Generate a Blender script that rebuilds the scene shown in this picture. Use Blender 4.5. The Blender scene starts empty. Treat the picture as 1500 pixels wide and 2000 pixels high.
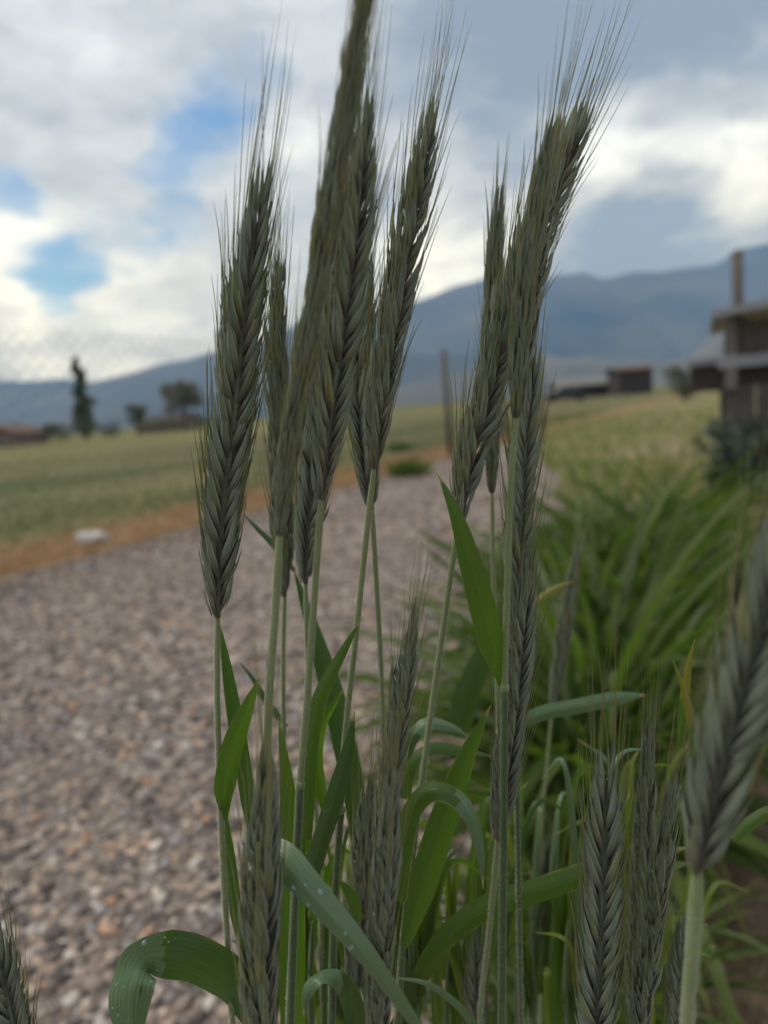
import bpy, math, random
import numpy as np
from mathutils import Vector, Matrix
random.seed(7)
RNG = np.random.default_rng(7)
C = bpy.context.scene.collection
SC = bpy.context.scene
R = math.radians

# ------------------------------------------------------------------ camera
PITCH, ROLL, F, H = R(8.4), R(4.5), 1387.0, 0.85          # F: focal length in photo pixels (1500 x 2000)
_f = Vector((0, math.cos(PITCH), -math.sin(PITCH)))
_r0 = Vector((1, 0, 0)); _u0 = Vector((0, math.sin(PITCH), math.cos(PITCH)))
_r = _r0 * math.cos(ROLL) - _u0 * math.sin(ROLL)
_u = _u0 * math.cos(ROLL) + _r0 * math.sin(ROLL)
CAM = Vector((0, 0, H))
cam = bpy.data.cameras.new('camera'); cam_o = bpy.data.objects.new('camera', cam); C.objects.link(cam_o)
cam.sensor_fit = 'VERTICAL'; cam.sensor_height = 24.0; cam.lens = 24.0 * F / 2000
cam.clip_start = 0.004; cam.clip_end = 30000
cam.dof.use_dof = True; cam.dof.focus_distance = 0.195; cam.dof.aperture_fstop = cam.lens / 2.8
M = Matrix.Identity(4)
for i in range(3):
    M[i][0], M[i][1], M[i][2], M[i][3] = _r[i], _u[i], -_f[i], CAM[i]
cam_o.matrix_world = M
SC.camera = cam_o

def ray(px, py):
    return _f + _r * ((px - 750) / F) + _u * ((1000 - py) / F)
def at(px, py, Y):
    d = ray(px, py); return CAM + d * (Y / d.y)
def ground(px, py, z=0.0):
    d = ray(px, py); t = (z - H) / d.z; return CAM + d * t
def depth(P): return (P - CAM).dot(_f)

# ------------------------------------------------------------------ node helpers
class NT:
    def __init__(s, tree): s.t = tree; tree.nodes.clear()
    def n(s, typ, inp=None, **kw):
        nd = s.t.nodes.new(typ)
        for k, v in kw.items(): setattr(nd, k, v)
        for k, v in (inp or {}).items():
            if isinstance(v, bpy.types.NodeSocket): s.t.links.new(v, nd.inputs[k])
            else: nd.inputs[k].default_value = v
        return nd
    def math(s, op, a, b=0.0, c=0.0, clamp=False):
        return s.n('ShaderNodeMath', {0: a, 1: b, 2: c}, operation=op, use_clamp=clamp).outputs[0]
    def mix(s, f, a, b, blend='MIX'):
        nd = s.n('ShaderNodeMix', data_type='RGBA', blend_type=blend)
        for i, v in ((0, f), (6, a), (7, b)):
            if isinstance(v, bpy.types.NodeSocket): s.t.links.new(v, nd.inputs[i])
            else: nd.inputs[i].default_value = (tuple(v) + (1,))[:4] if i else v
        return nd.outputs[2]
    def ramp(s, f, stops):
        nd = s.n('ShaderNodeValToRGB', {0: f}); e = nd.color_ramp.elements
        while len(e) < len(stops): e.new(0.5)
        for el, (p, c) in zip(e, stops): el.position = p; el.color = tuple(c) + (1,)
        return nd.outputs[0]
    def noise(s, vec, scale, detail=4, rough=0.55, out=0):
        d = {'Scale': scale, 'Detail': detail, 'Roughness': rough}
        if vec is not None: d['Vector'] = vec
        return s.n('ShaderNodeTexNoise', d).outputs[out]
    def rng(s, v, a, b, c, d, smooth=True):
        return s.n('ShaderNodeMapRange', {0: v, 1: a, 2: b, 3: c, 4: d}, interpolation_type='SMOOTHSTEP' if smooth else 'LINEAR').outputs[0]

# ------------------------------------------------------------------ world: sky and clouds
SUN_EL, SUN_AZ = R(60), R(-78)           # azimuth from +Y towards +X
W = bpy.data.worlds.new('World'); SC.world = W; W.use_nodes = True
T = NT(W.node_tree)
dirv = T.n('ShaderNodeTexCoord').outputs['Generated']
sky = T.n('ShaderNodeTexSky', sky_type='NISHITA', sun_disc=False, sun_elevation=SUN_EL, sun_rotation=SUN_AZ,
          air_density=1.4, dust_density=0.3, ozone_density=3.0, altitude=1400).outputs[0]
# stretch clouds out towards the horizon, as a flat deck seen from below
sep = T.n('ShaderNodeSeparateXYZ', {0: dirv})
zc = T.math('ADD', T.math('ABSOLUTE', sep.outputs[2]), 0.35)
deck = T.n('ShaderNodeCombineXYZ', {0: T.math('DIVIDE', sep.outputs[0], zc), 1: T.math('DIVIDE', sep.outputs[1], zc), 2: T.math('MULTIPLY', sep.outputs[2], 1.5)}).outputs[0]
warp = T.n('ShaderNodeVectorMath', {0: T.noise(deck, 2.6, 5, 0.6, 1), 1: (0.5, 0.5, 0.5)}, operation='SUBTRACT').outputs[0]
wdir = T.n('ShaderNodeVectorMath', {0: warp, 1: (0.17, 0.17, 0.17), 2: dirv}, operation='MULTIPLY_ADD').outputs[0]
wdeck = T.n('ShaderNodeVectorMath', {0: warp, 1: (0.35, 0.35, 0.35), 2: deck}, operation='MULTIPLY_ADD').outputs[0]
def blobs(lst):
    acc = None
    for px, py, rad, w in lst:
        c = ray(px, py).normalized()
        d = T.n('ShaderNodeVectorMath', {0: wdir, 1: tuple(c)}, operation='DISTANCE').outputs['Value']
        v = T.rng(d, rad / F, rad / F * 0.15, 0.0, w)
        acc = v if acc is None else T.math('ADD', acc, v)
    return acc
gap = blobs([(45, 345, 90, .75), (360, 285, 150, .62), (450, 260, 110, .4), (120, 515, 95, .95), (225, 455, 120, .6), (330, 430, 130, .4),
             (690, 160, 100, .35), (915, 190, 80, .6), (560, 170, 80, .3), (-250, 420, 200, .5), (1130, 130, 330, -.5), (1330, 420, 300, -.7), (1000, 420, 200, -.4), (150, 130, 260, -.3)])
n1 = T.noise(wdeck, 3.4, 8, 0.62)
cover = T.math('SUBTRACT', T.math('MULTIPLY_ADD', n1, 1.9, 0.16), gap)
cover = T.rng(cover, 0.05, 0.95, 0.0, 1.0)
n2 = T.noise(wdeck, 1.7, 7, 0.58)
br = blobs([(20, 520, 140, .32), (40, 420, 110, .15), (1130, 290, 150, .28), (1260, 240, 160, .46), (1430, 320, 160, .44), (870, 530, 190, .36),
            (1010, 430, 140, .15), (600, 340, 130, .16), (360, 600, 220, .10), (150, 640, 200, .12), (820, 300, 130, .12), (170, 60, 200, .04),
            (980, 70, 330, -.28), (1230, 70, 320, -.30), (1430, 50, 260, -.22), (1330, 460, 180, -.26), (1150, 500, 170, -.26), (1480, 480, 190, -.26), (1000, 560, 150, -.15), (1250, 540, 200, -.18), (150, 180, 200, -.04), (1040, 330, 80, -.08), (1250, 350, 70, -.05)])
n3 = T.noise(wdeck, 5.5, 7, 0.62)
bright = T.math('ADD', T.math('MULTIPLY_ADD', n3, 0.85, T.math('MULTIPLY_ADD', n2, 0.5, -0.225)), br)
ccol = T.ramp(bright, [(0.12, (.17, .205, .27)), (0.36, (.31, .35, .41)), (0.55, (.44, .49, .565)), (0.85, (.73, .81, .91))])
ccol10 = T.mix(1.0, ccol, (11.5, 11.5, 11.5), 'MULTIPLY')
skyc = T.mix(1.0, sky, (0.60, 0.76, 1.0), 'MULTIPLY')
col = T.mix(cover, skyc, ccol10)
bg = T.n('ShaderNodeBackground', {'Color': col, 'Strength': 0.1})
T.n('ShaderNodeOutputWorld', {'Surface': bg.outputs[0]})

sun = bpy.data.lights.new('sun', 'SUN'); sun.energy = 1.5; sun.angle = R(22); sun.color = (1, .96, .9)
sun_o = bpy.data.objects.new('sun', sun); C.objects.link(sun_o)
sd = Vector((math.sin(SUN_AZ) * math.cos(SUN_EL), math.cos(SUN_AZ) * math.cos(SUN_EL), math.sin(SUN_EL)))
sun_o.rotation_euler = sd.to_track_quat('Z', 'Y').to_euler(); sun_o.location = (0, 0, 50)
SC.view_settings.view_transform = 'Standard'; SC.view_settings.look = 'None'
SC.view_settings.exposure = 0.52; SC.view_settings.gamma = 1.0; SC.view_settings.use_curve_mapping = False
SC.cycles.use_denoising = True
SC.cycles.max_bounces = 8; SC.cycles.volume_bounces = 1; SC.cycles.transparent_max_bounces = 8

# ------------------------------------------------------------------ materials
def material(name):
    m = bpy.data.materials.new(name); m.use_nodes = True
    return m, NT(m.node_tree)
def finish(m, t, color, rough=0.7, bump=None, bump_d=0.002, bump_s=0.5, sheen=0.0, transl=0.0, tcol=None, spec=0.4, metallic=0.0):
    p = t.n('ShaderNodeBsdfPrincipled', {'Roughness': rough, 'Specular IOR Level': spec, 'Metallic': metallic})
    if isinstance(color, bpy.types.NodeSocket): t.t.links.new(color, p.inputs['Base Color'])
    else: p.inputs['Base Color'].default_value = tuple(color) + (1,)
    if sheen:
        p.inputs['Sheen Weight'].default_value = sheen; p.inputs['Sheen Roughness'].default_value = 0.4
    if bump is not None:
        b = t.n('ShaderNodeBump', {'Height': bump, 'Distance': bump_d, 'Strength': bump_s}); t.t.links.new(b.outputs[0], p.inputs['Normal'])
    out = p.outputs[0]
    if transl:
        tr = t.n('ShaderNodeBsdfTranslucent')
        tc = tcol if tcol is not None else color
        if isinstance(tc, bpy.types.NodeSocket): t.t.links.new(tc, tr.inputs[0])
        else: tr.inputs[0].default_value = tuple(tc) + (1,)
        out = t.n('ShaderNodeMixShader', {0: transl, 1: out, 2: tr.outputs[0]}).outputs[0]
    t.n('ShaderNodeOutputMaterial', {'Surface': out})
    return m
def plain(name, c1, c2, scale=6.0, rough=0.8, bump_d=0.0, transl=0.0, coord='Object'):
    m, t = material(name)
    co = t.n('ShaderNodeTexCoord').outputs[coord]
    n = t.noise(co, scale, 5, 0.6)
    c = t.ramp(n, [(0.3, c1), (0.7, c2)])
    return finish(m, t, c, rough, n if bump_d else None, bump_d, 0.6, transl=transl)

def mat_husk():
    m, t = material('rye_husk')
    uv = t.n('ShaderNodeUVMap').outputs[0]; s = t.n('ShaderNodeSeparateXYZ', {0: uv}); u, v = s.outputs[0], s.outputs[1]
    rnd = t.n('ShaderNodeObjectInfo').outputs['Random']
    base = t.ramp(rnd, [(0.0, (.180, .235, .165)), (0.45, (.240, .285, .215)), (0.80, (.20, .235, .150)), (0.95, (.22, .250, .105)), (1.0, (.26, .265, .09))])
    au = t.math('ABSOLUTE', t.math('MULTIPLY_ADD', u, 2.0, -1.0))
    stripe = t.math('SINE', t.math('MULTIPLY', u, 34.0))
    st = t.rng(stripe, 0.1, 1.0, 0.0, 0.6)
    c = t.mix(st, base, (.085, .115, .062))
    c = t.mix(t.rng(au, 0.15, 0.0, 0.0, 0.6), c, (.10, .125, .05))               # green keel nerve
    c = t.mix(t.rng(au, 0.70, 1.0, 0.0, 0.85), c, (.33, .35, .27))               # papery margin
    pn = t.noise(t.n('ShaderNodeTexCoord').outputs['Object'], 260, 3)
    c = t.mix(t.math('MULTIPLY', t.rng(v, 0.55, 0.05, 0.0, 0.8), t.rng(pn, .3, .6, .5, 1)), c, (.080, .064, .060))   # purplish bases, darkened further to paint shade into the gaps between husks
    c = t.mix(t.rng(v, 0.82, 1.0, 0.0, 0.5), c, (.15, .165, .085))
    return finish(m, t, c, 0.55, stripe, 0.00012, 0.5, sheen=0.25, transl=0.16, tcol=t.mix(0.5, c, (.20, .28, .06)))
def mat_awn():
    m, t = material('rye_awn')
    rnd = t.n('ShaderNodeObjectInfo').outputs['Random']
    c = t.ramp(rnd, [(0.0, (.27, .29, .15)), (0.6, (.29, .27, .17)), (1.0, (.32, .34, .14))])
    return finish(m, t, c, 0.5, transl=0.45, tcol=t.mix(0.6, c, (.45, .46, .12)))
def mat_leaf(name, a, b, spots=0.5, rough=0.42, transl=0.4, tc=(.16, .32, .01), wet=0.0):
    m, t = material(name)
    uv = t.n('ShaderNodeUVMap').outputs[0]; s = t.n('ShaderNodeSeparateXYZ', {0: uv}); u, v = s.outputs[0], s.outputs[1]
    oc = t.n('ShaderNodeTexCoord').outputs['Object']
    veins = t.math('SINE', t.math('MULTIPLY', u, 62.0))
    n = t.noise(oc, 45, 4)
    str_uv = t.n('ShaderNodeVectorMath', {0: uv, 1: (14, 1.2, 1)}, operation='MULTIPLY').outputs[0]
    ns = t.noise(str_uv, 3.0, 3)
    c = t.mix(t.rng(t.math('MULTIPLY_ADD', ns, 0.7, t.math('MULTIPLY', n, 0.3)), .3, .7, 0, 1), a, b)
    c = t.mix(t.rng(veins, 0.4, 1.0, 0.0, 0.28), c, tuple(x * 1.7 for x in b))
    au = t.math('ABSOLUTE', t.math('MULTIPLY_ADD', u, 2.0, -1.0))
    c = t.mix(t.rng(au, 0.09, 0.0, 0.0, 0.5), c, tuple(x * 1.5 for x in b))
    rnd = t.n('ShaderNodeObjectInfo').outputs['Random']
    off = t.n('ShaderNodeVectorMath', {0: oc, 1: t.n('ShaderNodeCombineXYZ', {0: rnd}).outputs[0]}, operation='ADD').outputs[0]
    yn = t.noise(off, 60, 3)
    edge = t.math('MULTIPLY', t.rng(au, 0.80, 1.0, 0.0, 1.0), t.rng(yn, .50, .62, 0, spots))
    spot = t.math('MULTIPLY', t.rng(t.noise(off, 420, 2), .71, .76, 0, 0.7), spots)
    c = t.mix(t.math('MAXIMUM', edge, spot), c, (.42, .33, .08))
    tip = t.rng(t.math('MULTIPLY_ADD', yn, 0.06, v), 0.975, 1.0, 0.0, 0.95)
    c = t.mix(tip, c, (.42, .30, .15))
    tcol = t.mix(t.rng(veins, 0.2, 1, 0, .3), tc, tuple(x * .6 for x in tc))
    return finish(m, t, c, rough, veins, 0.00006, 0.35, transl=transl, tcol=tcol, spec=0.5, sheen=0.05)
def mat_stem(name, a, b, transl=0.08):
    m, t = material(name)
    uv = t.n('ShaderNodeUVMap').outputs[0]; s = t.n('ShaderNodeSeparateXYZ', {0: uv})
    stripe = t.math('SINE', t.math('MULTIPLY', s.outputs[0], 75.0))
    n = t.noise(t.n('ShaderNodeTexCoord').outputs['Object'], 70, 3)
    c = t.mix(t.rng(n, .3, .7, 0, 1), a, b)
    c = t.mix(t.rng(stripe, 0.2, 1, 0, .35), c, tuple(x * 1.35 for x in b))
    return finish(m, t, c, 0.5, stripe, 0.00005, 0.4, sheen=0.6, transl=transl, tcol=(.25, .33, .06))

HUSK, AWN = mat_husk(), mat_awn()
LEAF = mat_leaf('leaf_fresh', (.038, .078, .013), (.076, .128, .022), transl=.40, tc=(.12, .27, .008))
LEAFD = mat_leaf('leaf_dark', (.030, .066, .018), (.050, .092, .026), spots=.35, transl=.26, tc=(.08, .20, .012))
LEAFG = mat_leaf('leaf_glaucous', (.080, .145, .068), (.125, .190, .100), spots=.15, rough=.34, transl=.15, tc=(.10, .22, .03))
LEAFY = mat_leaf('leaf_yellowing', (.12, .13, .02), (.20, .19, .04), spots=.9, transl=.35, tc=(.35, .33, .03))
LEAFL = mat_leaf('leaf_yellow_green', (.085, .13, .016), (.13, .17, .025), spots=.6, transl=.45, tc=(.28, .40, .015))
STEM = mat_stem('rye_stem', (.16, .20, .075), (.205, .245, .115))
SHEATH = mat_stem('leaf_sheath', (.045, .085, .022), (.065, .11, .035))
m, t = material('stem_hair'); HAIR = finish(m, t, (.60, .62, .52), 0.6, transl=0.4)
m, t = material('water'); p = t.n('ShaderNodeBsdfPrincipled', {'Base Color': (.5, .55, .55, 1), 'Roughness': 0.03, 'IOR': 1.33, 'Specular IOR Level': .8}); tp = t.n('ShaderNodeBsdfTransparent', {'Color': (.95, 1, .97, 1)})
t.n('ShaderNodeOutputMaterial', {'Surface': t.n('ShaderNodeMixShader', {0: .66, 1: p.outputs[0], 2: tp.outputs[0]}).outputs[0]}); WATER = m

# ------------------------------------------------------------------ mesh helpers
def mesh(name, V, Fc, mats, uv=None, mi=None, smooth=True, attr=None):
    me = bpy.data.meshes.new(name)
    V = np.asarray(V, dtype=np.float32).reshape(-1, 3)
    if isinstance(Fc, np.ndarray):
        nf, k = Fc.shape
        me.vertices.add(len(V)); me.vertices.foreach_set('co', V.ravel())
        me.loops.add(nf * k); me.loops.foreach_set('vertex_index', Fc.astype(np.int32).ravel())
        me.polygons.add(nf); me.polygons.foreach_set('loop_start', np.arange(0, nf * k, k, dtype=np.int32))
        me.polygons.foreach_set('loop_total', np.full(nf, k, dtype=np.int32))
    else:
        me.from_pydata([tuple(map(float, v)) for v in V], [], Fc)
    for m in (mats if isinstance(mats, (list, tuple)) else [mats]): me.materials.append(m)
    if mi is not None: me.polygons.foreach_set('material_index', np.asarray(mi, dtype=np.int32))
    me.polygons.foreach_set('use_smooth', np.full(len(me.polygons), smooth, dtype=bool))
    me.update(calc_edges=True)
    if uv is not None:
        L = np.empty(len(me.loops), dtype=np.int32); me.loops.foreach_get('vertex_index', L)
        l = me.uv_layers.new(name='UVMap'); l.data.foreach_set('uv', np.asarray(uv, dtype=np.float32)[L].ravel())
    if attr is not None:
        a = me.attributes.new('tint', 'FLOAT', 'POINT'); a.data.foreach_set('value', np.asarray(attr, dtype=np.float32))
    me.validate()
    return me
def obj(name, me, parent=None, loc=(0, 0, 0), **props):
    o = bpy.data.objects.new(name, me); C.objects.link(o)
    o.parent = parent; o.location = loc
    for k, v in props.items(): o[k] = v
    return o
def thing(name, label, cat, loc, group=None):
    o = bpy.data.objects.new(name, None); C.objects.link(o); o.location = loc
    o.empty_display_size = 0.05
    o['label'] = label; o['category'] = cat
    if group: o['group'] = group
    return o
class MB:
    """collects boxes / tubes / free faces into one mesh"""
    def __init__(s): s.V, s.F, s.UV, s.MI = [], [], [], []
    def add(s, V, Fc, uv=None, mi=0):
        o = len(s.V); s.V += [tuple(v) for v in V]; s.F += [tuple(i + o for i in f) for f in Fc]
        s.UV += list(uv) if uv is not None else [(0.5, 0.5)] * len(V); s.MI += [mi] * len(Fc)
    def box(s, c, d, rz=0.0, mi=0, b=0.0):
        cx, cy, cz = c; a, e, g = d[0] / 2, d[1] / 2, d[2] / 2; cs, sn = math.cos(rz), math.sin(rz)
        V = []
        for z in (-g, g):
            for x, y in ((-a, -e), (a, -e), (a, e), (-a, e)): V.append((cx + x * cs - y * sn, cy + x * sn + y * cs, cz + z))
        s.add(V, [(3, 2, 1, 0), (4, 5, 6, 7), (0, 1, 5, 4), (1, 2, 6, 5), (2, 3, 7, 6), (3, 0, 4, 7)], mi=mi)
    def tube(s, P, rad, k=8, mi=0, cap=True):
        P = [Vector(p) for p in P]; n = len(P); V, Fc, uv = [], [], []
        X = None
        for i, p in enumerate(P):
            t = (P[min(i + 1, n - 1)] - P[max(i - 1, 0)]).normalized()
            if X is None: X = t.orthogonal()
            X = (X - t * X.dot(t)).normalized(); Yv = t.cross(X)
            r = rad[i] if hasattr(rad, '__len__') else rad
            for j in range(k):
                a = 2 * math.pi * j / k
                V.append(p + (X * math.cos(a) + Yv * math.sin(a)) * r); uv.append((j / k, i / max(1, n - 1)))
        for i in range(n - 1):
            for j in range(k): Fc.append((i * k + j, i * k + (j + 1) % k, (i + 1) * k + (j + 1) % k, (i + 1) * k + j))
        if cap: Fc += [tuple(range(k - 1, -1, -1)), tuple((n - 1) * k + j for j in range(k))]
        s.add(V, Fc, uv, mi)
    def build(s, name, mats, parent=None, loc=(0, 0, 0), smooth=False, **props):
        me = mesh(name, s.V, s.F, mats, s.UV, s.MI, smooth); return obj(name, me, parent, loc, **props)
def spline(P, n):
    """Catmull-Rom through P, n+1 samples even in length"""
    P = [np.array(p, dtype=float) for p in P]
    if len(P) == 2: P = [P[0], (P[0] + P[1]) / 2, P[1]]
    Q = [2 * P[0] - P[1]] + P + [2 * P[-1] - P[-2]]; out = []
    for i in range(1, len(Q) - 2):
        p0, p1, p2, p3 = Q[i - 1:i + 3]
        for t in np.linspace(0, 1, 16, endpoint=False):
            out.append(.5 * (2 * p1 + (p2 - p0) * t + (2 * p0 - 5 * p1 + 4 * p2 - p3) * t * t + (3 * p1 - p0 - 3 * p2 + p3) * t ** 3))
    out.append(P[-1]); out = np.array(out)
    d = np.r_[0, np.cumsum(np.linalg.norm(np.diff(out[:, :3], axis=0), axis=1))]
    s = np.linspace(0, d[-1], n + 1)
    return np.stack([np.interp(s, d, out[:, k]) for k in range(out.shape[1])], 1), d[-1]

# ================================================================== SETTING
# path edge (also the fence line): a straight line on the ground
PA, PB = ground(0, 1130), ground(780, 922)
LD = (PB - PA); LD.z = 0; LD.normalize(); LN = Vector((-LD.y, LD.x, 0))      # LN points to the field (left)
def line(s, v, z=0.0):                                                          # s along the path edge, v to the field side
    q = PA + LD * s + LN * v; return Vector((q.x, q.y, z))

# ground sheet with one procedural material in the path's own coordinates
def mat_ground():
    m, t = material('ground_soil_and_turf')
    pos = t.n('ShaderNodeNewGeometry').outputs['Position']
    rel = t.n('ShaderNodeVectorMath', {0: pos, 1: tuple(PA)}, operation='SUBTRACT').outputs[0]
    s_ = t.n('ShaderNodeVectorMath', {0: rel, 1: tuple(LD)}, operation='DOT_PRODUCT').outputs['Value']
    v_ = t.n('ShaderNodeVectorMath', {0: rel, 1: tuple(LN)}, operation='DOT_PRODUCT').outputs['Value']
    sv = t.n('ShaderNodeCombineXYZ', {0: t.math('MULTIPLY', s_, 0.3), 1: v_}).outputs[0]
    n1 = t.noise(sv, 0.9, 5); n2 = t.noise(pos, 5.0, 5); n3 = t.noise(sv, 0.22, 3)
    field = t.ramp(t.math('MULTIPLY_ADD', n1, 0.6, t.math('MULTIPLY', n2, 0.4)), [(0.36, (.045, .068, .022)), (0.48, (.115, .112, .046)), (0.62, (.215, .175, .088))])
    vn = t.math('MULTIPLY_ADD', n1, 1.6, v_)
    # mown bands seen in the turf
    band = t.math('MULTIPLY', t.rng(vn, 6.2, 7.4, 0, 1), t.rng(vn, 8.8, 7.8, 0, 1))
    field = t.mix(t.math('MULTIPLY', band, .7), field, (.050, .075, .024))
    field = t.mix(t.rng(vn, 13, 26, 0, .85), field, t.mix(t.rng(n3, .35, .65, 0, 1), (.125, .125, .04), (.20, .18, .065)))
    far = t.rng(v_, 60, 160, 0, 1)
    field = t.mix(far, field, (.10, .105, .06))
    near = t.mix(t.rng(n2, .35, .65, 0, 1), (.055, .078, .03), (.13, .115, .06))   # weedy strip next to the path
    right = t.mix(t.rng(t.noise(pos, 7, 5), .35, .6, 0, 1), (.15, .095, .066), (.29, .195, .138))
    right = t.mix(t.rng(t.noise(pos, .9, 4), .5, .62, 0, .5), right, (.095, .10, .04))
    rightfar = t.ramp(t.noise(pos, .35, 5), [(0.35, (.085, .105, .03)), (0.48, (.17, .165, .055)), (0.62, (.27, .20, .13))])
    ys = t.n('ShaderNodeSeparateXYZ', {0: pos}).outputs[1]
    right = t.mix(t.rng(ys, 3, 7, 0, 1), right, rightfar)
    c = t.mix(t.rng(v_, -0.4, 0.4, 0, 1), right, field)
    sw = t.math('MULTIPLY_ADD', t.noise(pos, 1.3, 5), 1.9, v_)
    sb = t.math('MULTIPLY', t.rng(sw, .7, 1.0, 0, 1), t.rng(sw, 1.95, 1.55, 0, 1))
    c = t.mix(t.math('MULTIPLY', sb, .9), c, t.ramp(t.noise(pos, 9, 5), [(.3, (.11, .055, .028)), (.5, (.26, .15, .07)), (.7, (.40, .28, .15))]))
    return finish(m, t, c, .95, n2, 0.02, .5, spec=.15)
GS = 6400
NG = 60
xs = np.sign(np.linspace(-1, 1, NG)) * np.abs(np.linspace(-1, 1, NG)) ** 3 * GS
V = np.array([(x, y, 0) for y in xs for x in xs])
Fq = np.array([(j * NG + i, j * NG + i + 1, (j + 1) * NG + i + 1, (j + 1) * NG + i) for j in range(NG - 1) for i in range(NG - 1)])
obj('ground', mesh('ground', V, Fq, mat_ground()), kind='structure')

# gravel path: a sheet 4 mm up and the loose stones on it
def path_right(Y):
    return np.interp(Y, [-1, .5, 1.0, 1.6, 2.5, 4, 7, 12, 30], [.02, .10, .21, .40, .68, 1.05, 1.75, 2.5, 4.6])
m, t = material('compacted_gravel')
pos = t.n('ShaderNodeNewGeometry').outputs['Position']
vo = t.n('ShaderNodeTexVoronoi', {'Vector': pos, 'Scale': 48.0}); hs = t.n('ShaderNodeSeparateColor', {0: vo.outputs['Color']})
c = t.ramp(hs.outputs[0], [(0.0, (.095, .08, .073)), (.35, (.165, .138, .122)), (.6, (.24, .192, .163)), (.8, (.35, .268, .215)), (1.0, (.48, .42, .37))])
c = t.mix(t.rng(t.noise(pos, 1.7, 6), .38, .62, 0, .55), c, (.15, .132, .118))
c = t.mix(t.rng(t.noise(pos, .8, 4), .58, .72, 0, .4), c, (.26, .21, .175))
PATHM = finish(m, t, c, .95, vo.outputs['Distance'], .006, .7, spec=.2)
pv, pf = [], []
ss = np.linspace(-9, 26, 90)
for i, s in enumerate(ss):
    for k in range(9):
        L = line(s, 0.02); w = k / 8
        xr = path_right(L.y) + .05 * math.sin(s * 2.3) ; xl = L.x
        pv.append((xl + (max(xr, xl + .05) - xl) * w, L.y, .004 if 0 < k < 8 else .003))
for i in range(len(ss) - 1):
    for k in range(8): pf.append((i * 9 + k, i * 9 + k + 1, (i + 1) * 9 + k + 1, (i + 1) * 9 + k))
obj('gravel_path', mesh('gravel_path', pv, np.array(pf), PATHM), kind='structure')

def ico():
    import bmesh
    b = bmesh.new(); bmesh.ops.create_icosphere(b, subdivisions=1, radius=1)
    V = np.array([v.co[:] for v in b.verts]); Fc = np.array([[v.index for v in f.verts] for f in b.faces]); b.free(); return V, Fc
IV, IF = ico()
def stones(P, S, name, mat, kind='stuff', **props):
    n = len(P); k = len(IV)
    A = RNG.normal(size=(n, 3, 3)); Q, _ = np.linalg.qr(A)
    sc = RNG.uniform(.65, 1.25, (n, 1, 3)) * np.array([1, 1, .55])
    ir = RNG.uniform(.82, 1.18, (n, k, 1))
    V = (IV[None] * ir) * sc
    ang = RNG.uniform(0, 6.28, n); cs, sn = np.cos(ang), np.sin(ang)
    X = V[..., 0] * cs[:, None] - V[..., 1] * sn[:, None]; Yc = V[..., 0] * sn[:, None] + V[..., 1] * cs[:, None]
    tl = RNG.normal(0, .3, n); Z = V[..., 2] + X * np.sin(tl)[:, None]
    V = np.stack([X, Yc, Z], -1) * S[:, None, None] + P[:, None, :]
    Fc = (IF[None] + (np.arange(n) * k)[:, None, None]).reshape(-1, 3)
    me = mesh(name, V.reshape(-1, 3), Fc, mat, smooth=True, attr=np.repeat(RNG.uniform(0, 1, n), k))
    return obj(name, me, kind=kind, **props)
m, t = material('gravel_stone')
a = t.n('ShaderNodeAttribute', attribute_name='tint').outputs['Fac']
c = t.ramp(a, [(0.0, (.075, .064, .06)), (.25, (.135, .115, .104)), (.45, (.225, .183, .158)), (.62, (.33, .255, .208)), (.74, (.45, .345, .265)), (.84, (.27, .26, .265)), (.92, (.58, .52, .45)), (.96, (.44, .22, .11)), (1.0, (.72, .67, .60))])
STONEM = finish(m, t, c, .85, t.noise(t.n('ShaderNodeTexCoord').outputs['Object'], 160, 3), .002, .5, spec=.25)
P, S = [], []
def scatter(n, y0, y1, smin, smax):
    k = 0
    while k < n:
        Y = y0 + (y1 - y0) * random.random(); x = random.uniform(-.75 * Y - .6, path_right(Y) + .02)
        q = Vector((x, Y, 0)) - PA
        if q.dot(LN) > -0.05: continue
        s = smin + (smax - smin) * random.random() ** 3.2
        P.append((x, Y, .004 + s * .10)); S.append(s); k += 1
scatter(16000, .45, 1.9, .004, .0175); scatter(17000, 1.9, 4.2, .0055, .020); scatter(7000, 4.2, 9.5, .010, .028)
stones(np.array(P), np.array(S), 'gravel', STONEM)

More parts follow.
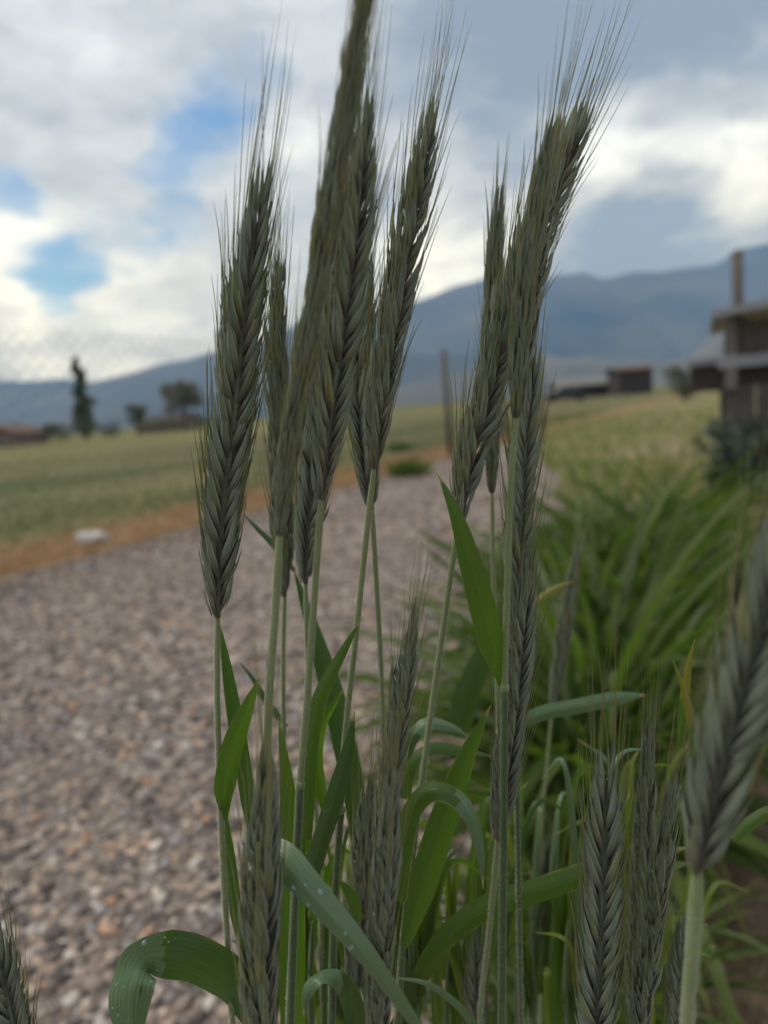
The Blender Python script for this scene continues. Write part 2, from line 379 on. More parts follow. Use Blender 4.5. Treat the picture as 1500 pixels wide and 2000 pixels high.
# mountains and hills
def ridge(name, pts, Yd, mat, base_drop, thick, seed, rough):
    """pts: ridge line in photo pixels; a rocky mass of real depth behind its foot"""
    rg = np.random.default_rng(seed); nx, ny = 220, 30
    X = [at(px, py, Yd) for px, py in pts]
    xs = np.array([p.x for p in X]); zs = np.array([p.z for p in X])
    gx = np.linspace(xs[0], xs[-1], nx); top = np.interp(gx, xs, zs)
    ph = rg.uniform(0, 6.28, 8)
    uu = (gx - gx[0]) / (gx[-1] - gx[0])
    top = top * (1 + .035 * sum(np.sin(uu * f_ + rg.uniform(0, 6.28)) / k for k, f_ in ((1, 42), (1.5, 77), (2.2, 133), (3, 240))))
    V = []
    for j in range(ny):
        w = j / (ny - 1)                       # 0 foot, .6 crest, 1 back foot
        prof = min(1, w / .6) ** .8 if w <= .6 else ((1 - w) / .4) ** .9
        for i in range(nx):
            u = (gx[i] - gx[0]) / (gx[-1] - gx[0]) * 40
            gul = sum(math.sin(u * (k + 1) * .9 + ph[k] + w * 2.2 * math.sin(ph[k + 1])) / (k + 1) for k in range(6))
            z = max(-.5, top[i] * prof * (1 + rough * gul * (1 - prof) * 1.6) + top[i] * rough * .12 * gul * prof) - base_drop
            V.append((gx[i] + thick * .05 * gul * (1 - w), Yd + (w - .6) * thick, z))
    Fc = np.array([(j * nx + i, j * nx + i + 1, (j + 1) * nx + i + 1, (j + 1) * nx + i) for j in range(ny - 1) for i in range(nx - 1)])
    return obj(name, mesh(name, V, Fc, mat), kind='structure')
MTN = plain('mountain_forest', (.016, .028, .030), (.10, .095, .07), .0022, .95, coord='Object')
HILL = plain('dry_hill', (.055, .06, .045), (.13, .12, .085), .006, .95)
ridge('mountains', [(-900, 760), (-500, 730), (-150, 748), (60, 742), (200, 735), (300, 716), (400, 694), (520, 662), (640, 622), (780, 585), (900, 560), (1000, 552), (1100, 538), (1200, 528), (1300, 515), (1400, 502), (1500, 486), (1700, 455), (2200, 450), (2700, 560)], 4600, MTN, 0.0, 2400, 3, .10)
ridge('foothills', [(700, 778), (800, 752), (900, 724), (1000, 700), (1080, 690), (1180, 702), (1290, 716), (1350, 690), (1420, 642), (1500, 590), (1700, 480), (2000, 380), (2400, 500)], 2300, HILL, 0.0, 900, 5, .08)
HZ = MB(); HZ.box((0, 0, 749), (13400, 13400, 1500))
m, t = material('haze')
vp = t.n('ShaderNodeVolumePrincipled', {'Color': (.22, .47, 1.0, 1), 'Density': 1.4e-4, 'Anisotropy': 0.0, 'Absorption Color': (1, 1, 1, 1)})
t.n('ShaderNodeOutputMaterial', {'Volume': vp.outputs[0]})
HZ.build('haze', m, kind='stuff')

# ------------------------------------------------------------------ blades (grass, straw): one mesh of many thin ribbons
def blades(name, base, length, width, bend, azim, mat, lean=None, seg=5, kind='stuff', tint=None, parent=None, **props):
    n = len(base); t_ = np.linspace(0, 1, seg + 1)
    base = np.asarray(base, float); length = np.asarray(length)[:, None]; bend = np.asarray(bend)[:, None]
    lean = np.zeros((n, 1)) if lean is None else np.asarray(lean)[:, None]
    ang = lean + bend * t_[None] ** 1.3                              # angle from vertical along the blade
    dh = np.sin(ang) * length / seg; dv = np.cos(ang) * length / seg
    h = np.cumsum(dh, 1) - dh[:, :1]; v = np.cumsum(dv, 1) - dv[:, :1]
    ca, sa = np.cos(azim)[:, None], np.sin(azim)[:, None]
    cx = base[:, :1] + ca * h; cy = base[:, 1:2] + sa * h; cz = base[:, 2:3] + v
    prof = np.sin(np.pi * np.clip(.16 + .84 * t_, 0, 1)) ** .7; prof[-1] = .02
    w = np.asarray(width)[:, None] * prof[None] * .5
    tw = RNG.uniform(-.9, .9, (n, 1)) + t_[None] * RNG.normal(0, .8, (n, 1))
    # width vector: horizontal perpendicular, twisted about the blade
    wx = -sa * np.cos(tw) + ca * np.cos(ang) * np.sin(tw); wy = ca * np.cos(tw) + sa * np.cos(ang) * np.sin(tw); wz = -np.sin(ang) * np.sin(tw)
    Lf = np.stack([cx - wx * w, cy - wy * w, cz - wz * w], -1); Rt = np.stack([cx + wx * w, cy + wy * w, cz + wz * w], -1)
    V = np.stack([Lf, Rt], 2).reshape(n, -1, 3)                      # n, (seg+1)*2, 3
    V[..., 2] = np.maximum(V[..., 2], .004)
    q = np.array([(2 * i, 2 * i + 1, 2 * i + 3, 2 * i + 2) for i in range(seg)])
    k = 2 * (seg + 1)
    Fc = (q[None] + (np.arange(n) * k)[:, None, None]).reshape(-1, 4)
    uv = np.tile(np.stack([np.tile([0., 1.], seg + 1), np.repeat(t_, 2)], 1), (n, 1))
    tint = RNG.uniform(0, 1, n) if tint is None else tint
    me = mesh(name, V.reshape(-1, 3), Fc, mat, uv=uv, attr=np.repeat(tint, k))
    if parent is not None: return obj(name, me, parent, kind=kind, **props)
    return obj(name, me, kind=kind, **props)
def mat_blade(name, stops, transl=.4, tc=(.15, .28, .02), rough=.4):
    m, t = material(name)
    a = t.n('ShaderNodeAttribute', attribute_name='tint').outputs['Fac']
    c = t.ramp(a, stops); uv = t.n('ShaderNodeUVMap').outputs[0]
    s = t.n('ShaderNodeSeparateXYZ', {0: uv})
    c = t.mix(t.rng(s.outputs[1], .9, 1, 0, .5), c, (.3, .25, .1))
    return finish(m, t, c, rough, transl=transl, tcol=tc, spec=.2)
GRASSM = mat_blade('lush_grass', [(0, (.028, .050, .010)), (.45, (.055, .088, .018)), (.8, (.10, .13, .035)), (1, (.20, .26, .13))], transl=.36, tc=(.13, .24, .02), rough=.5)
GRASSY = mat_blade('yellow_grass', [(0, (.07, .10, .015)), (.5, (.13, .16, .02)), (1, (.21, .22, .06))], tc=(.28, .34, .02))
TURFM = mat_blade('field_turf', [(0, (.05, .075, .02)), (.4, (.10, .11, .04)), (.75, (.185, .16, .075)), (1, (.30, .24, .13))], transl=.2)
STRAWM = mat_blade('straw', [(0, (.19, .085, .03)), (.4, (.38, .19, .07)), (.7, (.47, .29, .125)), (1, (.54, .43, .28))], transl=.15, tc=(.4, .25, .1), rough=.7)

def grass_patch(name, n, xy, lmin, lmax, wmin, wmax, mat, bmin=.4, bmax=2.0, **kw):
    b = np.array([xy() for _ in range(n)]); b = np.c_[b, np.full(n, .002)]
    return blades(name, b, RNG.uniform(lmin, lmax, n), RNG.uniform(wmin, wmax, n), RNG.uniform(bmin, bmax, n), RNG.uniform(0, 6.28, n), mat, lean=RNG.uniform(0, .35, n), **kw)
def lush():
    while True:
        Y = random.uniform(1.0, 2.9); x0 = path_right(Y) + .08 * random.random(); x1 = (.30 + .155 * min(1, max(0, (Y - 1.2) / 1.2))) * Y
        if x1 > x0: return (random.uniform(x0, x1), Y)
grass_patch('lush_grass', 1700, lush, .38, .76, .010, .026, GRASSM, bmin=.7, bmax=2.4, seg=8)
def yel():
    Y = random.uniform(1.15, 2.3); return (.26 * Y + random.uniform(.0, .12) * Y, Y)
grass_patch('yellow_green_grass', 1100, yel, .2, .46, .006, .014, GRASSY, seg=6)
def under():
    Y = random.uniform(.33, 1.3); return (random.uniform(path_right(Y) - .02, .28 * Y + .02), Y)
grass_patch('undergrowth', 1100, under, .12, .42, .004, .009, GRASSM, seg=6)
def rightgrass():
    Y = random.uniform(4.5, 22); return (random.uniform(path_right(Y), .46 * Y + .3), Y)
grass_patch('wild_grass', 3000, rightgrass, .10, .32, .006, .016, mat_blade('wild_grass_m', [(0, (.06, .085, .018)), (.45, (.14, .14, .04)), (1, (.27, .215, .11))]), seg=3)
def turf():
    v = random.uniform(.35, 1) ** 1 * random.choice((2.5, 6, 14)); q = line(random.uniform(-2, 26), v); return (q.x, q.y)
grass_patch('field_grass', 14000, turf, .05, .15, .006, .014, TURFM, bmin=.3, bmax=1.5, seg=3)
n = 13000
b = np.array([tuple(line(random.uniform(-2, 13), random.gauss(.42, .34), .01 + .07 * random.random() ** 2)) for i in range(n)])
blades('straw', b, RNG.uniform(.06, .22, n), RNG.uniform(.003, .008, n), RNG.uniform(-.3, .3, n), RNG.uniform(0, 6.28, n), STRAWM, lean=RNG.uniform(1.25, 1.65, n), seg=2)
n = 2600
b = np.array([(random.uniform(.30 * Y + .05, .60 * Y + .15), Y, .004 + .012 * random.random()) for Y in RNG.uniform(.5, 2.6, n)])
blades('straw_mulch', b, RNG.uniform(.02, .09, n), RNG.uniform(.002, .005, n), RNG.uniform(-.3, .3, n), RNG.uniform(0, 6.28, n), mat_blade('dull_straw', [(0, (.09, .055, .035)), (.6, (.2, .14, .085)), (1, (.34, .26, .16))], transl=.1, tc=(.3, .2, .1), rough=.8), lean=RNG.uniform(1.3, 1.62, n), seg=2)

# ------------------------------------------------------------------ far and middle-distance things
WOOD = plain('weathered_wood', (.062, .054, .048), (.12, .105, .092), 9, .85, .004)
WOODG = plain('grey_wood', (.12, .115, .11), (.21, .20, .19), 9, .8, .003)
DARKW = plain('dark_stained_wood', (.035, .028, .026), (.065, .05, .045), 4, .8)
TIN = plain('galvanised_sheet', (.20, .21, .23), (.30, .31, .335), 3, .45)
PALE = plain('pale_siding', (.42, .41, .39), (.55, .54, .52), 2, .7)
BRICK = plain('brown_stucco', (.17, .125, .10), (.23, .17, .14), 3, .9)
ROOFB = plain('brown_shingle', (.10, .062, .045), (.15, .095, .07), 5, .9)
m, t = material('window_glass'); GLASS = finish(m, t, (.03, .035, .04), .08, spec=.6)
STEEL = plain('galvanised_steel', (.12, .125, .13), (.2, .205, .21), 20, .5)
POSTM = plain('rusted_steel', (.07, .062, .058), (.12, .105, .095), 15, .7)
BARK = plain('bark', (.07, .055, .045), (.13, .105, .085), 8, .9)
ROCKM = plain('pale_rock', (.42, .40, .38), (.62, .60, .57), 12, .85, .01)

# chain-link fence along the path edge
FH = 1.6; fo = line(0, .12)
s0 = (Vector((-1.25, 6.4, 0)) - PA).dot(LD) 
def proj_x(P):
    d = P - CAM; return 750 + F * d.dot(_r) / d.dot(_f)
def s_at(px):
    return min((abs(proj_x(line(k * .02, .12, .8)) - px), k * .02) for k in range(-100, 900))[1]
_p = [s_at(450), s_at(705), s_at(873)]; POSTS = [_p[0] - 5.8, _p[0] - 2.9] + _p + [_p[2] + 2.8, _p[2] + 5.6]
fence = thing('chain_link_fence', 'thin chain-link fence with steel posts running along the straw edge of the path', 'fence', fo)
for s in POSTS:
    q = line(s, .12) - fo; b = MB(); b.tube([q + Vector((0, 0, -.05)), q + Vector((0, 0, FH))], .042, 10); b.tube([q + Vector((0, 0, FH)), q + Vector((0, 0, FH + .02)), q + Vector((0, 0, FH + .035))], [.048, .044, .02], 10)
    b.build('post', POSTM, fence, smooth=True)
VV, FF = [], []
pitch, rw = .125, .0048
nc = int((POSTS[-1] - POSTS[0]) / pitch); nr = int((FH - .06) / (pitch / 2))
for i in range(nc):
    sA = POSTS[0] + i * pitch; pts = []
    for j in range(nr + 1):
        s = sA + (pitch * .53 if j % 2 else -pitch * .53); pts.append(line(s, .155 + (.004 if j % 2 else -.004), .05 + j * pitch / 2) - fo)
    o = len(VV)
    for p in pts:
        for a in (0, 2.09, 4.19): VV.append(tuple(p + LD * (rw * math.cos(a)) + LN * (rw * math.sin(a))))
    for j in range(nr):
        for a in range(3): FF.append((o + j * 3 + a, o + j * 3 + (a + 1) % 3, o + (j + 1) * 3 + (a + 1) % 3, o + (j + 1) * 3 + a))
obj('wire_mesh', mesh('wire_mesh', VV, np.array(FF), STEEL), fence, kind='stuff')

# pale rock lying in the field edge
q = line((ground(168, 1062) - PA).dot(LD), .35)
def rock(name, loc, size, mat, label, cat='rock', seed=1):
    import bmesh
    rg = random.Random(seed); b = bmesh.new(); bmesh.ops.create_icosphere(b, subdivisions=3, radius=1)
    dirs = [Vector((rg.gauss(0, 1), rg.gauss(0, 1), rg.gauss(0, 1))).normalized() for _ in range(14)]
    for v in b.verts:
        r = 1.0
        for d in dirs: r = min(r, .78 / max(.2, v.co.dot(d))) if v.co.dot(d) > .78 else r
        v.co = Vector((v.co.x * size[0], v.co.y * size[1], max(-.05, v.co.z * size[2]))) * r
    me = bpy.data.meshes.new(name); b.to_mesh(me); b.free(); me.materials.append(mat)
    return obj(name, me, loc=loc, label=label, category=cat)
rock('rock', (q.x, q.y, .035), (.15, .12, .075), ROCKM, 'pale grey rock lying by the straw at the edge of the field')

def foliage(mb, centers, n, size, rg):
    for c, rad in centers:
        for _ in range(n):
            d = Vector((rg.gauss(0, 1), rg.gauss(0, 1), rg.gauss(0, 1))).normalized() * rg.random() ** .45
            p = c + Vector((d.x * rad[0], d.y * rad[1], d.z * rad[2]))
            a = Vector((rg.gauss(0, 1), rg.gauss(0, 1), rg.gauss(0, 1))).normalized(); e = a.orthogonal().normalized(); s = size * rg.uniform(.6, 1.5)
            mb.add([p - a * s, p + e * s * .45, p + a * s, p - e * s * .45], [(0, 1, 2, 3)])
def tree(name, label, px, py_base, py_top, Yd, spread, mat, kind, cat='tree', seed=1, group=None, nleaf=130):
    rg = random.Random(seed); b = at(px, py_base, Yd); topz = at(px, py_top, Yd).z; loc = Vector((b.x, Yd, 0)); h = topz
    t_ = thing(name, label, cat, loc, group)
    tr = MB(); tr.tube([(0, 0, 0), (.02 * h, 0, h * .4), (-.01 * h, .01 * h, h * .85)], [.035 * h, .025 * h, .006 * h], 8)
    cs = []
    if kind == 'column':
        for k in range(13):
            z = h * (.12 + .84 * k / 12); w = spread * (1.15 - .95 * k / 12) * rg.uniform(.55, 1.1)
            cs.append((Vector((rg.gauss(0, .22) * spread, rg.gauss(0, .3) * spread, z)), (w, w, h * .075)))
    elif kind == 'round':
        for k in range(12):
            a = rg.uniform(0, 6.28); r = rg.random() ** .5 * spread * .75; z = h * rg.uniform(.42, .86)
            cs.append((Vector((math.cos(a) * r, math.sin(a) * r, z)), (spread * .42, spread * .42, h * .14)))
            tr.tube([(0, 0, h * .3), (math.cos(a) * r * .6, math.sin(a) * r * .6, z * .9)], [.014 * h, .004 * h], 5)
    else:
        for k in range(12):
            a = rg.uniform(0, 6.28); r = rg.random() ** .5 * spread * .8; z = h * rg.uniform(.2, .8)
            cs.append((Vector((math.cos(a) * r, math.sin(a) * r, z)), (spread * .4, spread * .4, h * .2)))
    tr.build('trunk', BARK, t_, smooth=True)
    f = MB(); foliage(f, cs, nleaf, h * .035, rg); f.build('crown', mat, t_)
    return t_
CON = plain('dark_foliage', (.030, .055, .022), (.055, .085, .032), 3, .7, transl=.15)
OLV = plain('olive_foliage', (.060, .070, .032), (.105, .11, .055), 2, .7, transl=.2)
GRY = plain('grey_green_foliage', (.085, .095, .06), (.14, .145, .095), 2, .7, transl=.2)
TEAL = plain('deep_green_foliage', (.018, .040, .026), (.035, .065, .04), 5, .55, transl=.12)
tree('tree', 'tall narrow dark green tree standing alone above the hedge line', 168, 845, 702, 70, 1.35, CON, 'column', seed=2, nleaf=75)
tree('tree', 'bushy grey-green round-headed tree above a dark roof beyond the field', 360, 828, 738, 75, 2.1, GRY, 'round', seed=3)
tree('tree', 'small brownish low tree right of the tall narrow tree', 270, 838, 785, 72, 1.3, OLV, 'round', seed=4)
for i, (px, w, top, lab) in enumerate(((75, 2.2, 826, 'low olive shrub right beside the brown gabled house'), (120, 2.0, 820, 'low olive shrub left under the tall narrow tree'), (205, 1.9, 818, 'low olive shrub close to the right foot of the tall narrow tree'),
                                       (318, 2.0, 812, 'low dark shrub at the left of the bushy round-headed tree'), (400, 2.1, 806, 'low dark shrub right of the bushy tree, partly behind the broad sharp ear'), (470, 2.0, 802, 'low dark shrub seen between the broad sharp ear and the tall blurred ear'))):
    tree('shrub', lab, px, 850, top, 66 + i, w, OLV if i % 2 else CON, 'low', 'shrub', 20 + i, 'shrubs along the far side of the field')
tree('shrub', 'rounded olive shrub on the skyline left of the wooden coop', 1335, 760, 703, 34, .95, OLV, 'low', 'shrub', 31)
for i, (dx, w) in enumerate(((780, .15), (795, .17))):
    pass
def weed(loc, n, lmin, lmax, label, seed, mat=GRASSM):
    t_ = thing('weed_tuft', label, 'weed', loc, 'green weed tufts at the path edge')
    bl = np.array([(random.gauss(0, .10), random.gauss(0, .10), 0) for _ in range(n)])
    blades('leaves', bl, RNG.uniform(lmin, lmax, n), RNG.uniform(.012, .03, n), RNG.uniform(.3, 1.4, n), RNG.uniform(0, 6.28, n), mat, lean=RNG.uniform(0, .7, n), parent=t_)
weed(ground(800, 930), 170, .14, .30, 'bright green weed tuft at the far path edge, nearer and larger of two', 1)
weed(ground(783, 882), 150, .16, .34, 'green weed tuft behind the larger one, close to the fence post', 2)

# house and roofs far left
def gabled(name, label, px, Yd, wx, wy, wall_h, roof_h, rz, wm, rm, zpeak_px=None, cat='house', group=None, windows=2):
    b = at(px, 850, Yd); t_ = thing(name, label, cat, (b.x, Yd, 0), group); t_.rotation_euler.z = rz
    w = MB(); w.box((0, 0, wall_h / 2), (wx, wy, wall_h))
    w.add([(-wx / 2, -wy / 2 + .001, wall_h), (wx / 2, -wy / 2 + .001, wall_h), (0, -wy / 2 + .001, wall_h + roof_h - .06), (-wx / 2, wy / 2, wall_h), (wx / 2, wy / 2, wall_h), (0, wy / 2, wall_h + roof_h - .06)], [(0, 1, 2), (5, 4, 3)])
    w.build('wall', wm, t_)
    r = MB(); o = .35
    for sgn in (-1, 1):
        a0 = (sgn * (wx / 2 + o), wall_h - o * roof_h / (wx / 2)); a1 = (0, wall_h + roof_h)
        V = []
        for y in (-wy / 2 - o, wy / 2 + o):
            for (x, z) in (a0, a1): V += [(x, y, z), (x, y, z + .14)]
        r.add(V, [(0, 2, 3, 1), (4, 5, 7, 6), (0, 4, 6, 2), (1, 3, 7, 5), (0, 1, 5, 4), (2, 6, 7, 3)])
    r.build('roof', rm, t_)
    for k in range(windows):
        x = (k - (windows - 1) / 2) * wx / max(1, windows) ; g = MB(); g.box((x, -wy / 2 - .03, wall_h * .55), (wx * .16, .08, wall_h * .36)); wf = g.build('window', PALE, t_)
        g = MB(); g.box((x, -wy / 2 - .055, wall_h * .55), (wx * .13, .05, wall_h * .29)); g.build('pane', GLASS, wf)
    return t_
gabled('house', 'brown gabled house at the far edge of the field', 4, 62, 5.0, 8, 1.05, .85, R(8), BRICK, ROOFB)
gabled('shed', 'dark low-roofed shed under the bushy round-headed tree', 335, 82, 6.5, 5, 1.0, .8, R(80), BRICK, DARKW, cat='shed', windows=1)
gabled('shed', 'dark brown square shed on the skyline right of the leaning ears', 1232, 88, 4.3, 4, 2.9, .35, R(90), DARKW, ROOFB, cat='shed', windows=1)
gabled('barn', 'long low pale-roofed barn on the skyline left of the dark shed', 1150, 95, 6, 8.5, 1.6, .7, R(88), DARKW, WOODG, cat='barn', windows=2)
# car
def car():
    b = at(1105, 770, 70); t_ = thing('parked_car', 'black parked car in front of the pale-roofed barn', 'car', (b.x, 70, 0))
    prof = [(-2.1, .35), (-2.1, .75), (-1.75, .92), (-1.1, .98), (-.6, 1.42), (.75, 1.45), (1.35, .98), (2.05, .86), (2.15, .5), (2.1, .35)]
    V = [(x, y, z) for y in (-.85, .85) for x, z in prof]; n = len(prof)
    Fc = [tuple(range(n)), tuple(range(2 * n - 1, n - 1, -1))] + [(i, i + n, (i + 1) % n + n, (i + 1) % n) for i in range(n)]
    m, t = material('car_paint'); PAINT = finish(m, t, (.012, .012, .014), .25, spec=.6)
    w = MB(); w.add(V, Fc); w.build('body', PAINT, t_)
    g = MB(); g.add([(-.95, -.87, 1.0), (1.2, -.87, 1.0), (.7, -.862, 1.36), (-.55, -.862, 1.36)], [(0, 1, 2, 3)]); g.build('side_window', GLASS, t_)
    m, t = material('rubber'); RUB = finish(m, t, (.02, .02, .02), .8)
    for x in (-1.35, 1.35):
        for y in (-.82, .82):
            g = MB(); g.tube([(x, y - .1, .33), (x, y + .1, .33)], .33, 16); g.build('wheel', RUB, t_)
car()

# wooden coop on the right
def coop():
    Y0 = 5.4; L = at(1418, 700, Y0).x; t_ = thing('animal_coop', 'weathered wooden coop with sloping tin roof and dark window behind the grass', 'coop', (L, Y0, 0)); t_.rotation_euler.z = R(-25)
    D, Wd = 2.2, 2.2
    for k in range(11):
        g = MB(); x = .10 + k * .2; g.box((x, .012 * (k % 2), .40), (.19, .025, .80)); g.build('plank', WOOD, t_)
    for k in range(11):
        g = MB(); y = .12 + k * .2; g.box((-.012 * (k % 2), y, .40), (.025, .19, .80)); g.build('plank', WOOD, t_)
    g = MB(); g.box((Wd / 2, -.035, .98), (Wd + .12, .04, .085)); g.build('rail', TIN, t_)
    for x in (.04, .38, 1.1, 2.1):
        g = MB(); g.box((x, -.02, 1.03 + x * .03), (.07, .06, .50 + x * .06)); g.build('corner_post', WOODG, t_)
    g = MB(); g.box((.21, .01, 1.15), (.26, .02, .26)); g.build('panel', WOOD, t_)
    wf = MB(); wf.box((.74, .012, 1.16), (.60, .02, .28)); wo = wf.build('window', WOODG, t_)
    g = MB(); g.box((.60, -.004, 1.16), (.24, .014, .22)); g.build('pane', GLASS, wo)
    g = MB(); g.add([(.07, .035, .8), (2.2, .035, .8), (2.2, .035, 1.4), (.07, .035, 1.27)], [(0, 1, 2, 3)]); g.add([(.02, .03, .8), (.02, D, .8), (.02, D, 1.27), (.02, .03, 1.27)], [(3, 2, 1, 0)]); g.build('back_panel', DARKW, t_)
    g = MB()
    for dz in (0,):
        V = [(-.10, -.22, 1.30), (2.5, -.22, 1.52), (2.5, D, 1.54), (-.10, D, 1.32)]
        V += [(x, y, z + .055) for x, y, z in V]
        g.add(V, [(3, 2, 1, 0), (4, 5, 6, 7), (0, 1, 5, 4), (1, 2, 6, 5), (2, 3, 7, 6), (3, 0, 4, 7)])
    g.build('roof', TIN, t_)
    g = MB(); g.box((-.13, .45, .87), (.24, .5, .20)); nb = g.build('nest_box', DARKW, t_)
    g = MB(); g.box((-.135, .45, 1.0), (.28, .56, .05), 0); g.build('lid', TIN, nb)
    # the tall post beside it is a thing of its own
    P0 = at(1440, 490, 5.9); b = MB(); b.tube([(0, 0, 0), (.005, 0, P0.z * .5), (0, 0, P0.z)], [.048, .045, .042], 9)
    b.build('wooden_post', WOOD, loc=(P0.x, 5.9, 0), smooth=True, label='tall bare wooden post rising above the coop roof', category='post')
coop()
q = at(1462, 850, 4.9)
tb = thing('bush', 'dark blue-green bush growing against the foot of the coop', 'bush', (q.x - .02, 4.9, 0)); rg = random.Random(9)
f = MB(); foliage(f, [(Vector((rg.uniform(-.28, .5), rg.uniform(-.2, .25), rg.uniform(.15, .60))), (.2, .2, .16)) for _ in range(13)], 120, .04, rg); f.build('foliage', TEAL, tb)
f = MB(); [f.tube([(0, 0, 0), (a * .3, b_ * .2, .45)], [.014, .005], 5) for a, b_ in ((-1, .5), (1, -.4), (.3, 1), (.7, .2))]; f.build('stem', BARK, tb)
q = ground(1478, 960)
rock('stone_block', (q.x + .12, q.y, .05), (.2, .16, .16), plain('grey_stone', (.16, .15, .155), (.25, .235, .23), 8, .9, .01), 'grey stone at the foot of the dark bush by the coop', 'stone', 5)

# ================================================================== RYE
def lemma_grid(b, e, out, wmax, bulge, keel, na=4, nt=8, w0=.35):
    """one boat-shaped husk: returns verts, faces, uv"""
    b, e, out = Vector(b), Vector(e), Vector(out).normalized(); ax = (e - b); V, Fc, uv = [], [], []
    for i in range(nt + 1):
        t = i / nt; p = b + ax * t + out * (bulge * math.sin(math.pi * min(1, t * 1.12)) ** 1)
        w = wmax * (w0 + (1 - w0) * math.sin(math.pi / 2 * min(1, t / .35))) * (1 - max(0, (t - .30) / .70) ** 1.6) * .5 + .00008
        tg = ax.normalized(); k = (out - tg * out.dot(tg)).normalized(); sd = tg.cross(k)
        for j in range(na + 1):
            u = j / na * 2 - 1
            V.append(p + sd * (w * u) + k * (w * keel * (1 - abs(u) ** 1.35))); uv.append((j / na, t))
    for i in range(nt):
        for j in range(na): Fc.append((i * (na + 1) + j, i * (na + 1) + j + 1, (i + 1) * (na + 1) + j + 1, (i + 1) * (na + 1) + j))
    return V, Fc, uv
def spikelet_mesh(seed, awn_len, awn_splay):
    rg = random.Random(seed); mb = MB(); mm = .001; j = lambda a: rg.uniform(-a, a)
    for sy in (1, -1):
        b = (.05 * mm, sy * 1.25 * mm, -.5 * mm)
        e = ((4.2 + j(.8)) * mm, sy * (2.1 + j(.8)) * mm, (13.2 + j(1.5)) * mm)
        out = (.62 + j(.12), sy * .78, .0)
        V, Fc, uv = lemma_grid(b, e, out, (2.25 + j(.3)) * mm, (.68 + j(.25)) * mm, .9); mb.add(V, Fc, uv, 0)
        # second, inner husk beside it showing towards the midline
        V, Fc, uv = lemma_grid((.35 * mm, sy * 1.5 * mm, .4 * mm), ((2.9 + j(.4)) * mm, sy * (2.6 + j(.3)) * mm, (8.6 + j(.8)) * mm), (.3, sy, 0), 1.25 * mm, .35 * mm, .8, 4, 6); mb.add(V, Fc, uv, 0)
        # narrow glume at the outer side
        V, Fc, uv = lemma_grid((1.6 * mm, sy * .9 * mm, -.2 * mm), ((4.9 + j(.5)) * mm, sy * (.8 + j(.4)) * mm, (9.4 + j(1.4)) * mm), (1, sy * .35, 0), 1.5 * mm, .4 * mm, .6, 2, 5); mb.add(V, Fc, uv, 0)
        # awn out of the husk's tip
        e = Vector(e) + Vector(out).normalized() * .15 * mm
        L = awn_len * rg.uniform(.65, 1.15) * mm; d0 = Vector((.09 + j(.05), sy * (.05 + j(.04)), 1)).normalized()
        side = Vector((awn_splay + j(.07), j(.10), 0)); P = []; bend = Vector((j(.10), j(.10), 0))
        for k in range(7):
            t = k / 6; P.append(e - d0 * .0008 + d0 * L * t + side * L * t * t * .35 + bend * L * t ** 3 * .4)
        mb.tube(P, [.00019, .00017, .00015, .00012, .0001, .00008, .00004], 3, 1, False)
    return mesh('spikelet', mb.V, mb.F, [HUSK, AWN], mb.UV, mb.MI, True)
SPK = [spikelet_mesh(100 + i, 19, .015) for i in range(12)]           # along the ear
SPK_TOP = [spikelet_mesh(200 + i, 29, .04) for i in range(7)]        # near the tip: longer awns
SPK_SHORT = [spikelet_mesh(300 + i, 15, .04) for i in range(4)]      # thin young ears
GRP = 'rye stalks in the foreground clump'

